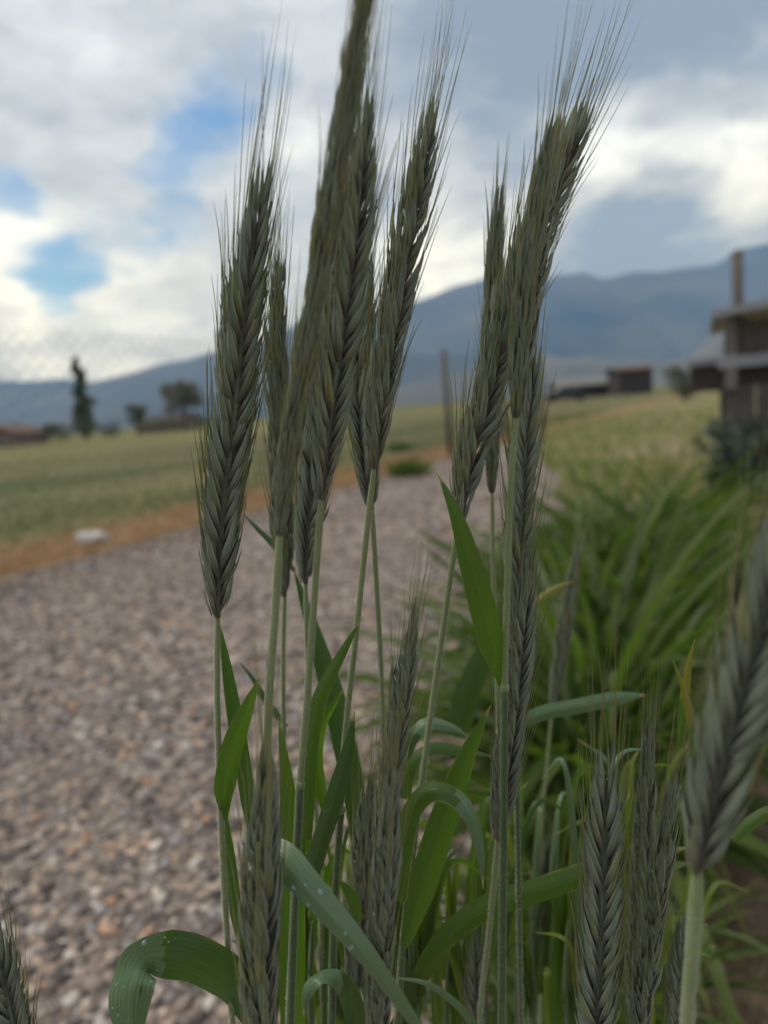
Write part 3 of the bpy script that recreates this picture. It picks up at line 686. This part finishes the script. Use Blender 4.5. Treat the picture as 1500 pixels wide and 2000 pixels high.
def frames(P):
    P = [Vector(p[:3]) for p in P]; n = len(P); out = []
    for i in range(n):
        t = (P[min(i + 1, n - 1)] - P[max(i - 1, 0)]).normalized()
        out.append((P[i], t))
    return out
def make_ear(root, base, pts, Y0, Y1, scale, twist, short=False, step=4.05, splay=1.0, jit=1.0, topw=.62, rg=None):
    W3 = []
    for i, (px, py) in enumerate(pts):
        W3.append(at(px, py, Y0 + (Y1 - Y0) * i / (len(pts) - 1)))
    P, L = spline(W3, 60)
    n = max(4, int(L / (step * .001 * scale) * 1.0))
    fr = frames(P); org = fr[0][0]
    rach = MB(); core = [max(.00015, .0013 * scale * max(0, math.sin(math.pi * min(1, .12 + .88 * (i / 54)))) ** .5) for i in range(61)]
    rach.tube([p - org for p, _ in fr[:55]], core[:55], 8)
    ear = rach.build('ear', HUSK, root, loc=org - base, smooth=True)
    for k in range(2 * n):
        t = (k + .3) / (2 * n); tt = t * (1 - .0085 / L * scale)      # last spikelet ends at the tip
        i = min(59, int(tt * 60)); w = tt * 60 - i
        p = fr[i][0].lerp(fr[i + 1][0], w); T_ = fr[i][1].lerp(fr[i + 1][1], w).normalized()
        view = (CAM - p).normalized(); X0 = T_.cross(view).normalized() * -1
        X0 = (X0 - T_ * X0.dot(T_)).normalized()
        ang = twist + rg.gauss(0, .15 * jit) + (math.pi if k % 2 else 0)
        X = Matrix.Rotation(ang, 3, T_) @ X0
        # splay the whole spikelet a little away from the axis
        tilt = (rg.gauss(.015, .035) * jit + .05 * (splay - 1)) - .13 * max(0, (t - .72) / .28)
        Yv = T_.cross(X)
        T2 = (T_ * math.cos(tilt) + X * math.sin(tilt)).normalized(); X2 = Yv.cross(T2).normalized()
        grow = min(1, .60 + t * 3.2) * (1 if t < .7 else 1 - (1 - topw) * (t - .7) / .3)
        s = scale * grow * rg.uniform(.86, 1.10)
        sz = scale * (.85 + .15 * grow) * rg.uniform(.88, 1.12)
        src = SPK_SHORT if short else (SPK_TOP if t > .80 else SPK)
        o = bpy.data.objects.new('spikelet', rg.choice(src)); C.objects.link(o); o.parent = ear
        lp = p - org + X2 * (.0004 * scale)
        m4 = Matrix.Identity(4)
        for r in range(3): m4[r][0], m4[r][1], m4[r][2], m4[r][3] = X2[r] * s, Yv[r] * s, T2[r] * sz, lp[r]
        o.matrix_local = m4
        if k == 2 * n - 1:                                              # the spikelet that ends the ear
            o2 = bpy.data.objects.new('spikelet', rg.choice(SPK_SHORT if short else SPK_TOP)); C.objects.link(o2); o2.parent = ear
            m5 = m4.copy(); X5 = T_ - X * .20; X5.normalize(); N5 = Yv.cross(X5) * 1
            for r in range(3): m5[r][0], m5[r][1], m5[r][2], m5[r][3] = N5[r] * s * .8, Yv[r] * s * .8, X5[r] * sz * .95, lp[r] - T_[r] * .001 * scale
            o2.matrix_local = m5
    return ear, P

def make_stem(root, base, W3, r0, r1, hair=True, rg=None, name='stem', mat=None):
    P, L = spline(W3, 150); n = len(P)
    rad = [(r0 + (r1 - r0) * min(1, i / 90)) * .001 * (1 + .03 * math.sin(i * .9)) for i in range(n)]
    for i, q in enumerate((.35, .8)): rad[i] *= q
    b = MB(); b.tube([Vector(p) - base for p in P], rad, 10); st = b.build(name, mat or STEM, root, smooth=True)
    if hair:
        V, Fc = [], []
        nh = int(11000 * min(1, L)); vis = min(1, .26 / L)
        for _ in range(nh):
            t = rg.random() * vis * (n - 2); i = int(t); p = Vector(P[i]).lerp(Vector(P[i + 1]), t - i)
            tg = (Vector(P[i + 1]) - Vector(P[i])).normalized(); x = tg.orthogonal().normalized(); a = rg.uniform(0, 6.28)
            d = Matrix.Rotation(a, 3, tg) @ x; q = p - base + d * rad[i] * .97; l = rg.uniform(.0003, .0008)
            sd = tg.cross(d) * .000034; d2 = (d + tg * rg.uniform(-.5, .2)).normalized()
            o = len(V); V += [q - sd + tg * 0, q + sd, q + d2 * l]; Fc.append((o, o + 1, o + 2))
        obj('stem_hair', mesh('stem_hair', V, np.array(Fc), HAIR, smooth=False), st, kind='stuff')
    return st
def make_leaf(root, base, pts, wpx, mats, roll=0, w0=.6, fold=.25, taper=.5, n=34, wave=.0, mi_from=None, name='leaf', tip=.02, drops=0, rg=None, label=None, ramp=.22):
    """pts from base to tip: (px, py, Y[, roll degrees])"""
    rg = rg or random
    W3 = [tuple(at(p[0], p[1], p[2])) + ((p[3] if len(p) > 3 else roll),) for p in pts]
    P, L = spline(W3, n); V, Fc, uv, mi = [], [], [], []; cols = 6
    keep = []
    for i in range(n + 1):
        p = Vector(P[i][:3]); tg = (Vector(P[min(i + 1, n)][:3]) - Vector(P[max(i - 1, 0)][:3])).normalized()
        vw = (CAM - p).normalized(); wd = tg.cross(vw)
        if wd.length < 1e-4: wd = _r.copy()
        wd = (wd - tg * wd.dot(tg)).normalized(); wd = Matrix.Rotation(R(P[i][3]), 3, tg) @ wd
        nm = wd.cross(tg).normalized(); t = i / n
        w = wpx * depth(p) / F * .5 * min(1, w0 + (1 - w0) * t / ramp) * (1 if t < 1 - taper else max(tip, (1 - ((t - 1 + taper) / taper) ** 1.9)))
        for j in range(cols + 1):
            u = j / cols * 2 - 1
            off = -abs(u) * fold * w + wave * w * math.sin(t * 14 + u * 1.5) * u
            V.append(p + wd * (u * w) + nm * off - base); uv.append((j / cols, t))
        keep.append((p, wd, nm, w))
    for i in range(n):
        for j in range(cols):
            k = cols + 1; Fc.append((i * k + j, i * k + j + 1, (i + 1) * k + j + 1, (i + 1) * k + j)); mi.append(1 if mi_from is not None and i / n >= mi_from + .05 * (j / (cols - 1) - .5) else 0)
    o = obj(name, mesh(name, V, Fc, mats, uv, mi, True), root)
    if label: o['label'] = label
    if drops:
        VV, FF = [], []
        for _ in range(drops):
            i = rg.randrange(int(n * (mi_from or .35)), int(n * .94)); p, wd, nm, w = keep[i]; u = rg.uniform(-.85, .85)
            if nm.dot(CAM - p) < 0: nm = -nm
            c = p + wd * (u * w) - nm * (abs(u) * fold * w * .9) - base; r = .00016 + .0006 * rg.random() ** 2.6
            tg = nm.cross(wd); o0 = len(VV)
            for v in IV2: VV.append(c + wd * (v[0] * r) + tg * (v[1] * r * 1.25) + nm * (v[2] * r * .75 + r * .35))
            FF += [tuple(x + o0 for x in f) for f in IF2]
        obj('water_droplets', mesh('water_droplets', VV, FF, WATER, smooth=True), o, kind='stuff')
    return o
def ico2():
    import bmesh
    b = bmesh.new(); bmesh.ops.create_icosphere(b, subdivisions=2, radius=1)
    V = [v.co[:] for v in b.verts]; Fc = [tuple(v.index for v in f.verts) for f in b.faces]; b.free(); return V, Fc
IV2, IF2 = ico2()

SEED = [11]
def stalk(label, ear, Y0, Y1, scale, twist, stem, sr=.85, short=False, leaves=(), base_dx=0.0, base_dy=.03, step=4.05, jit=1.0, topw=.52, hair=True, sheath=None, splay=1.0, stemm=None, cat='rye stalk'):
    SEED[0] += 1; rg = random.Random(SEED[0])
    W3 = [at(px, py, Y0) for px, py in stem]
    W3 = [W3[0] + (W3[0] - W3[1]).normalized() * .0045] + W3
    last = W3[-1]; g = Vector((last.x + base_dx, last.y + base_dy, 0.0))
    W3 += [last.lerp(g, q) for q in (.06, .16, .35, .65, 1)]
    root = thing('rye_stalk', label, cat, g, GRP)
    if ear: make_ear(root, g, ear, Y0, Y1, scale, R(twist), short, step, splay, jit, topw, rg)
    make_stem(root, g, [tuple(p) for p in W3], sr, sr * 1.25, hair, rg, mat=stemm)
    if sheath:
        SW = [at(px, py, Y0) for px, py in sheath]; Ps, _ = spline([tuple(p) for p in SW], 30)
        b = MB(); b.tube([Vector(p) - g for p in Ps], [sr * .001 * (1.18 + .35 * i / 30) for i in range(31)], 10); b.build('leaf_sheath', SHEATH, root, smooth=True)
        b = MB(); b.tube([Vector(Ps[0]) - g + (Vector(Ps[1]) - Vector(Ps[0])).normalized() * d for d in (-.0008, -.0002, .0006, .0012)], [sr * .00115, sr * .0015, sr * .0015, sr * .0012], 10); b.build('collar', STEM, root, smooth=True)
    for lf in leaves: make_leaf(root, g, rg=rg, **lf)
    return root

# 1 the broad sharp ear on the left
stalk('rye stalk with the broad herringbone ear facing the camera, left edge of the sharp cluster',
      [(425, 1205), (428, 1090), (440, 950), (457, 800), (476, 620), (498, 450), (516, 325)], .190, .178, 1.06, 8,
      [(425, 1207), (424, 1350), (428, 1500), (436, 1700), (448, 1900), (455, 2010)], .85, jit=.7, leaves=[
      dict(pts=[(500, 1650, .205), (478, 1500, .203), (457, 1380, .20), (440, 1280, .198), (428, 1212, .196)], wpx=34, mats=LEAFD, roll=25),
      dict(pts=[(440, 1600, .19), (440, 1540, .188), (455, 1460, .186), (482, 1385, .184), (508, 1322, .182)], wpx=44, mats=LEAF, roll=12, w0=.25, taper=.55),
      dict(pts=[(490, 1880, .20), (462, 1770, .198), (448, 1660, .196), (440, 1575, .194)], wpx=30, mats=LEAFD, roll=30, w0=.8)])
# 2 tall nearer ear leaving the top of the frame
stalk('tall rye stalk whose blurred slim ear runs out of the top of the picture',
      [(546, 1045), (558, 920), (588, 730), (622, 530), (657, 330), (690, 130), (714, -40), (735, -190)], .166, .142, .74, 84,
      [(546, 1045), (537, 1200), (526, 1350), (520, 1500), (518, 1750), (520, 2010)], .98, jit=.8, base_dx=.01)
# 3 dark ear right of it
stalk('rye stalk with dark broad ear beside the tall slim one, hairy stem crossing the middle',
      [(627, 975), (638, 860), (658, 710), (682, 530), (703, 350), (720, 185)], .178, .172, .90, 26,
      [(627, 978), (616, 1140), (602, 1340), (588, 1500), (580, 1660), (572, 1850), (566, 2010)], .88, sheath=[(586, 1530), (580, 1660), (572, 1850), (565, 2040)], leaves=[
      dict(pts=[(572, 2010, .20), (572, 1850, .198), (570, 1700, .196), (562, 1540, .194), (543, 1398, .192)], wpx=52, mats=LEAF, roll=10, w0=.9, taper=.6, label='broad upright green leaf'),
      dict(pts=[(600, 1640, .188), (602, 1500, .187), (622, 1370, .186), (668, 1275, .185), (709, 1204, .184)], wpx=34, mats=LEAF, roll=-20, w0=.5, taper=.5)])
# 4 twin pair
stalk('rye stalk with sharp green ear leaning right, nearer ear of the crossing pair',
      [(730, 915), (738, 820), (760, 680), (789, 500), (818, 350), (847, 190)], .193, .190, .90, 48,
      [(730, 917), (713, 1070), (692, 1270), (674, 1440), (662, 1640), (652, 1800), (648, 2010)], .85, sheath=[(667, 1580), (662, 1640), (652, 1800), (647, 2040)], leaves=[
      dict(pts=[(640, 1600, .198), (622, 1490, .196), (630, 1420, .195), (655, 1372, .194), (673, 1344, .193)], wpx=30, mats=LEAF, roll=30, w0=.3, taper=.5, fold=.5),
      dict(pts=[(590, 1760, .186), (620, 1660, .185), (652, 1560, .184), (678, 1470, .183), (693, 1388, .182)], wpx=38, mats=LEAFD, roll=-15, w0=.7, taper=.45)])
stalk('rye stalk with slender ear behind the dark one, knotted below, rear of the crossing pair',
      [(727, 995), (717, 910), (707, 800), (705, 700), (712, 600), (722, 500)], .222, .225, .88, -28,
      [(727, 997), (736, 1150), (745, 1320), (751, 1500), (754, 1700), (757, 2010)], .80, leaves=[
      dict(pts=[(700, 2030, .19, 10), (690, 1960, .188, 20), (665, 1915, .185, 40), (625, 1905, .182, 60), (600, 1935, .180, 30), (592, 1985, .179, 10)], wpx=44, mats=[LEAFD, LEAFG], mi_from=.5, fold=.3, taper=.4, w0=.8),
      dict(pts=[(640, 2040, .20), (646, 1900, .20), (655, 1780, .20), (652, 1690, .20)], wpx=26, mats=LEAFD, roll=35, w0=.9, taper=.5),
      dict(pts=[(768, 2010, .215), (800, 1960, .214), (790, 1890, .213), (772, 1838, .212)], wpx=34, mats=LEAFD, roll=30)])
# 5 thin ear between 1 and 2
stalk('rye stalk with thin ear half hidden between the broad ear and the tall blurred one',
      [(556, 1165), (552, 1020), (545, 860), (540, 700), (542, 590), (545, 500)], .236, .232, .92, 68,
      [(556, 1167), (553, 1280), (554, 1420), (560, 1700), (565, 2010)], .78, leaves=[
      dict(pts=[(575, 1115, .246), (540, 1070, .246), (500, 1030, .248), (472, 1000, .25)], wpx=13, mats=LEAFD, fold=.6, taper=.7),
      dict(pts=[(560, 1420, .24), (520, 1370, .24), (494, 1326, .241), (466, 1291, .242)], wpx=14, mats=LEAFD, fold=.6, taper=.7)])
stalk('rye stalk with broad ear deep behind the dark one, above a wide bluish leaf',
      [(597, 1140), (603, 1030), (614, 900), (628, 760), (645, 620), (660, 500)], .222, .228, .98, -12,
      [(597, 1142), (601, 1300), (612, 1500), (625, 1750), (632, 2010)], .80, leaves=[
      dict(pts=[(705, 1640, .236), (688, 1520, .238), (655, 1370, .24), (612, 1230, .242), (572, 1106, .244)], wpx=48, mats=LEAFD, roll=15, w0=.8, taper=.6, label='wide bluish-green leaf')])
# 6 narrow ear standing straight
stalk('rye stalk with narrow upright ear seen edge-on, left of the leaning pair',
      [(961, 962), (960, 860), (955, 740), (962, 590), (970, 450), (978, 345)], .250, .242, .90, 86,
      [(961, 965), (963, 1100), (968, 1250), (975, 1450), (980, 1700), (985, 2010)], .82, sheath=[(974, 1430), (980, 1700), (986, 2040)], short=True, topw=.45)
# 7 long leaning ear
stalk('rye stalk with long shaggy ear leaning right, rear of the leaning pair',
      [(893, 1035), (911, 930), (938, 820), (968, 700), (1000, 590), (1042, 470), (1088, 355), (1142, 205)], .198, .200, .98, 38,
      [(893, 1038), (876, 1150), (852, 1320), (827, 1500), (803, 1700), (786, 1850), (775, 2010)], .85, sheath=[(789, 1826), (786, 1850), (774, 2030)], jit=1.5, splay=1.4, topw=.8, leaves=[
      dict(pts=[(790, 1850, .195), (830, 1720, .193), (872, 1590, .191), (915, 1470, .189), (959, 1377, .187)], wpx=58, mats=LEAF, roll=14, w0=.3, taper=.55, label='broad bright green leaf with pale crease'),
      dict(pts=[(778, 1760, .180), (788, 1620, .178), (822, 1552, .176), (872, 1544, .174), (918, 1585, .172), (940, 1660, .171), (944, 1738, .171)], wpx=42, mats=[LEAF, LEAFG], roll=-28, w0=.7, taper=.5, mi_from=.62, fold=.5)])
# 8 ear in front of it
stalk('rye stalk with tall ear crossing in front of the leaning shaggy ear, plump lowest spikelet',
      [(1008, 815), (1014, 720), (1027, 600), (1044, 480), (1063, 360), (1086, 225)], .186, .180, .88, 76,
      [(1008, 818), (997, 960), (991, 1150), (986, 1340), (984, 1600), (980, 2010)], .86, sheath=[(986, 1342), (984, 1600), (981, 1850), (979, 2060)], leaves=[
      dict(pts=[(986, 1346, .188), (964, 1262, .185), (932, 1140, .182), (900, 1030, .180), (872, 960, .180), (853, 923, .181)], wpx=54, mats=LEAF, roll=14, w0=.25, taper=.62, wave=.05, label='bright green flag leaf, sharp, with dry tip')])
# 9 ear behind the stem
stalk('rye stalk with grey-green ear standing straight behind the stem of the crossing ear',
      [(1006, 1300), (1010, 1180), (1014, 1040), (1022, 900), (1033, 780), (1042, 690)], .206, .208, .86, 24,
      [(1006, 1302), (1009, 1500), (1014, 1800), (1018, 2010)], .8, stemm=SHEATH)
# 10 lower ear in front
stalk('rye stalk with low ear below the grey-green one, short golden awns, pale bare stem',
      [(972, 1640), (985, 1530), (1003, 1390), (1018, 1240), (1030, 1140), (1040, 1085)], .196, .193, .84, 42,
      [(972, 1642), (965, 1720), (951, 1860), (936, 2010)], .80)
# 11 near blurred ear at lower left
stalk('very near blurred brownish rye stalk standing before the broad left ear',
      [(508, 2090), (507, 1900), (510, 1760), (514, 1620), (518, 1470)], .146, .142, 1.05, 66,
      [(508, 2095), (510, 2150), (512, 2220)], .85, hair=False)
# 12 two ears in the lower middle
stalk('short rye stalk with green ear tip in the open middle, in front of the gravel',
      [(742, 1660), (758, 1540), (776, 1420), (794, 1300), (812, 1185)], .172, .168, .68, 62,
      [(742, 1662), (736, 1800), (732, 2010)], .8, topw=.4)
stalk('near blurred greyish rye stalk at the bottom middle under the green ear tip',
      [(735, 2090), (740, 1940), (748, 1780), (757, 1640), (765, 1500)], .150, .147, .74, 64,
      [(735, 2095), (733, 2150), (731, 2220)], .85, hair=False)
stalk('rye stalk with dark green hairy ear low in the middle behind the diagonal wet leaf',
      [(688, 1960), (696, 1830), (706, 1700), (716, 1590), (726, 1510)], .214, .212, .92, 58,
      [(688, 1965), (685, 1990), (682, 2060)], .8, splay=1.6, jit=1.4, hair=False, leaves=[
      dict(pts=[(700, 1800, .19), (690, 1760, .189), (675, 1735, .188), (660, 1716, .187)], wpx=24, mats=LEAF, fold=.5, taper=.7, w0=.9)])
# 13 right herringbone ear
stalk('rye stalk with broad grey herringbone ear at the bottom right',
      [(1158, 2100), (1168, 1940), (1175, 1800), (1180, 1650), (1184, 1550), (1188, 1455)], .166, .166, 1.02, 4,
      [(1158, 2105), (1156, 2150), (1154, 2220)], .85, jit=.6, hair=False)
stalk('rye stalk with dark slim ear between the two grey herringbone ears',
      [(1238, 1980), (1246, 1840), (1254, 1690), (1261, 1550), (1268, 1410)], .205, .205, .78, 60,
      [(1238, 1985), (1236, 2030), (1234, 2090)], .8, hair=False)
stalk('rye stalk with pale twisted ear just left of the big blurred one',
      [(1240, 2090), (1258, 1930), (1278, 1780), (1300, 1630), (1318, 1510)], .184, .182, .80, 70,
      [(1240, 2095), (1238, 2140), (1236, 2200)], .85, jit=1.2, hair=False, leaves=[
      dict(pts=[(1372, 1560, .20), (1356, 1440, .20), (1336, 1350, .20), (1313, 1286, .20)], wpx=24, mats=[LEAF, LEAFY], mi_from=.5, fold=.6, taper=.8, label='leaf with dry tan tip'),
      dict(pts=[(1330, 1460, .215), (1336, 1380, .215), (1345, 1300, .215), (1358, 1246, .215)], wpx=20, mats=[LEAF, LEAFY], mi_from=.45, fold=.5, taper=.7)])
# 16 big near ear at the right edge
stalk('big near rye stalk at the right edge, very blurred, leaning out of frame',
      [(1362, 1705), (1390, 1575), (1432, 1405), (1482, 1225), (1542, 1050), (1612, 890)], .118, .110, 1.04, 10,
      [(1362, 1710), (1353, 1850), (1342, 2010)], 1.25, jit=.6, hair=True, leaves=[
      dict(pts=[(1430, 1640, .21), (1470, 1605, .21), (1530, 1568, .21)], wpx=24, mats=LEAF, w0=.6, taper=.4, fold=.4)])
# 17 bottom-left corner
stalk('rye stalk in the bottom left corner, only its tilted ear showing',
      [(60, 2180), (36, 2060), (14, 1950), (-12, 1860), (-45, 1770)], .182, .180, .92, 12,
      [(60, 2185), (66, 2240), (70, 2300)], .85, hair=False, jit=.7)
# 18/19 low ears
stalk('rye stalk with low dark ear at the bottom beside the pale bare stem',
      [(932, 2120), (928, 2010), (926, 1910), (929, 1815)], .214, .212, .74, 20,
      [(932, 2125), (932, 2150), (932, 2200)], .8, hair=False, topw=.4)
stalk('rye stalk with small dark ear at the bottom left of the thick blurred stem',
      [(1312, 2110), (1318, 2000), (1326, 1890), (1336, 1780)], .205, .205, .62, 30,
      [(1312, 2115), (1311, 2140), (1310, 2200)], .8, hair=False, topw=.4)
# 20 farther, out of focus
stalk('faded brownish rye stalk farther back in front of the dark green grass',
      [(1078, 1385), (1092, 1290), (1108, 1190), (1124, 1100), (1135, 1060)], .34, .34, .86, 75,
      [(1078, 1388), (1068, 1500), (1055, 1650), (1045, 1800)], .8, hair=False, leaves=[
      dict(pts=[(1030, 1190, .30), (1065, 1162, .30), (1095, 1145, .30), (1122, 1134, .30)], wpx=13, mats=LEAFY, fold=.4)])
stalk('blurred grey-green rye stalk low between the straight stem and the right herringbone ear',
      [(1058, 1880), (1062, 1800), (1066, 1720), (1070, 1630)], .31, .31, .86, 20,
      [(1058, 1885), (1057, 1930), (1056, 2000)], .8, hair=False)

# leafy tillers: stems whose ears are not seen, carrying the long leaves of the lower clump
def tiller(label, stem, Y0, leaves, sr=.9, dx=0.0):
    SEED[0] += 1; rg = random.Random(SEED[0])
    W3 = [at(px, py, Y0) for px, py in stem]; last = W3[-1]; g = Vector((last.x + dx, last.y + .03, 0)); W3 += [last.lerp(g, q) for q in (.06, .16, .35, .65, 1)]
    root = thing('rye_shoot', label, 'rye shoot', g, 'leafy rye shoots without ears')
    make_stem(root, g, [tuple(p) for p in W3], sr, sr * 1.3, False, rg, mat=SHEATH)
    for lf in leaves: make_leaf(root, g, rg=rg, **lf)
    return root
tiller('leafy rye shoot whose curled leaf folds over, wet, at the bottom left', [(500, 1990), (505, 2040), (508, 2100)], .19, [
    dict(pts=[(500, 1995, .19, -35), (455, 1925, .187, -28), (390, 1880, .183, -22), (330, 1866, .180, -18), (290, 1868, .177, -50), (262, 1908, .173, 14), (252, 1970, .171, 10), (262, 2060, .170, 5)], wpx=86, mats=[LEAFD, LEAFG], mi_from=.56, w0=.75, taper=.25, fold=.18, drops=16, n=44, label='arching leaf folded over, grey wet side hanging'),
    dict(pts=[(268, 2060, .172), (270, 2010, .172), (274, 1960, .172), (277, 1918, .172)], wpx=24, mats=LEAF, w0=1, taper=.9, fold=.4)], dx=.0)
tiller('leafy rye shoot with long wet grey-green leaf slanting across the bottom middle', [(838, 2050), (842, 2090), (846, 2140)], .146, [
    dict(pts=[(835, 2040, .142, -30), (770, 1945, .141, -28), (700, 1850, .142, -20), (640, 1778, .144, -12), (585, 1715, .147, -10), (545, 1672, .151, -10), (500, 1660, .156, -5), (465, 1690, .160, 20)], wpx=62, mats=LEAFG, w0=.30, ramp=.70, taper=.30, fold=.42, drops=18, n=44, label='wet grey-green leaf beaded with droplets'),
    dict(pts=[(950, 2030, .19), (890, 1960, .186), (830, 1920, .184), (757, 1909, .184)], wpx=14, mats=LEAFG, fold=.3, taper=.6)])
tiller('leafy rye shoot with long leaf sweeping right across the lower stems', [(815, 1960), (812, 2010), (810, 2070)], .215, [
    dict(pts=[(820, 1912, .212), (872, 1835, .21), (950, 1776, .208), (1050, 1742, .206), (1140, 1712, .206), (1260, 1676, .21), (1345, 1655, .215)], wpx=46, mats=LEAF, roll=20, w0=.8, taper=.3, fold=.35, n=44),
    dict(pts=[(795, 1560, .222), (800, 1500, .222), (840, 1462, .224), (905, 1466, .226), (965, 1478, .228)], wpx=26, mats=LEAF, roll=-25, taper=.5),
    dict(pts=[(788, 1560, .235), (790, 1470, .235), (830, 1415, .236), (880, 1420, .238), (918, 1440, .24)], wpx=30, mats=[LEAFD, LEAFG], mi_from=.5, roll=-20, taper=.5)])
tiller('leafy rye shoot with pale grey leaf stretching flat to the right of the straight ear', [(1015, 1560), (1012, 1750), (1010, 2010)], .262, [
    dict(pts=[(1000, 1420, .262), (1060, 1394, .262), (1130, 1380, .262), (1200, 1366, .262), (1262, 1357, .264)], wpx=30, mats=LEAFG, roll=15, w0=.8, taper=.3),
    dict(pts=[(890, 1440, .30), (910, 1370, .30), (935, 1300, .30), (962, 1225, .30)], wpx=50, mats=LEAFD, roll=10, w0=.8, taper=.6)])
rg = random.Random(77)
fill = [(560, 'leafy rye shoot deep in the clump left of the broad upright leaf'), (650, 'leafy rye shoot deep in the clump crossed by the wet slanting leaf'), (745, 'leafy rye shoot deep in the clump behind the near greyish ear'), (945, 'leafy rye shoot behind the pale bare stem'), (1165, 'leafy rye shoot hidden behind the grey herringbone ear'),
        (610, 'leafy rye shoot deep in the clump below the dark broad ear'), (690, 'leafy rye shoot deep in the clump under the crossing pair'), (800, 'leafy rye shoot deep in the clump under the shaggy leaning ear'),
        (880, 'leafy rye shoot in the gap below the bright flag leaf'), (1040, 'leafy rye shoot right of the straight green sheath'), (1110, 'leafy rye shoot with dark leaf left of the grey herringbone ear'), (1225, 'leafy rye shoot behind the dark slim ear'), (1300, 'leafy rye shoot behind the pale twisted ear')]
for px, lab in fill:
    Y = rg.uniform(.215, .30); lv = []
    for k in range(13 if px > 1000 else 11):
        b0 = (px + rg.uniform(-35, 35), rg.uniform(1900, 2040)); dx = rg.uniform(-130, 130); h = rg.uniform(170, 460 if px < 1000 else 560)
        lv.append(dict(pts=[(b0[0], b0[1], Y), (b0[0] + dx * .2, b0[1] - h * .4, Y + .005), (b0[0] + dx * .55, b0[1] - h * .8, Y + .01), (b0[0] + dx * 1.15, b0[1] - h * rg.uniform(.7, 1), Y + .02)],
                       wpx=rg.uniform(14, 30), mats=rg.choice([LEAF, LEAFL, LEAFL, LEAF, LEAFG, LEAFD] if px > 1000 else [LEAF, LEAF, LEAFD, LEAFL]), roll=rg.uniform(-60, 60), w0=.8, taper=.6, fold=.3))
    tiller(lab, [(px, 1800), (px + rg.uniform(-8, 8), 1950), (px + rg.uniform(-12, 12), 2050)], Y, lv, .9)
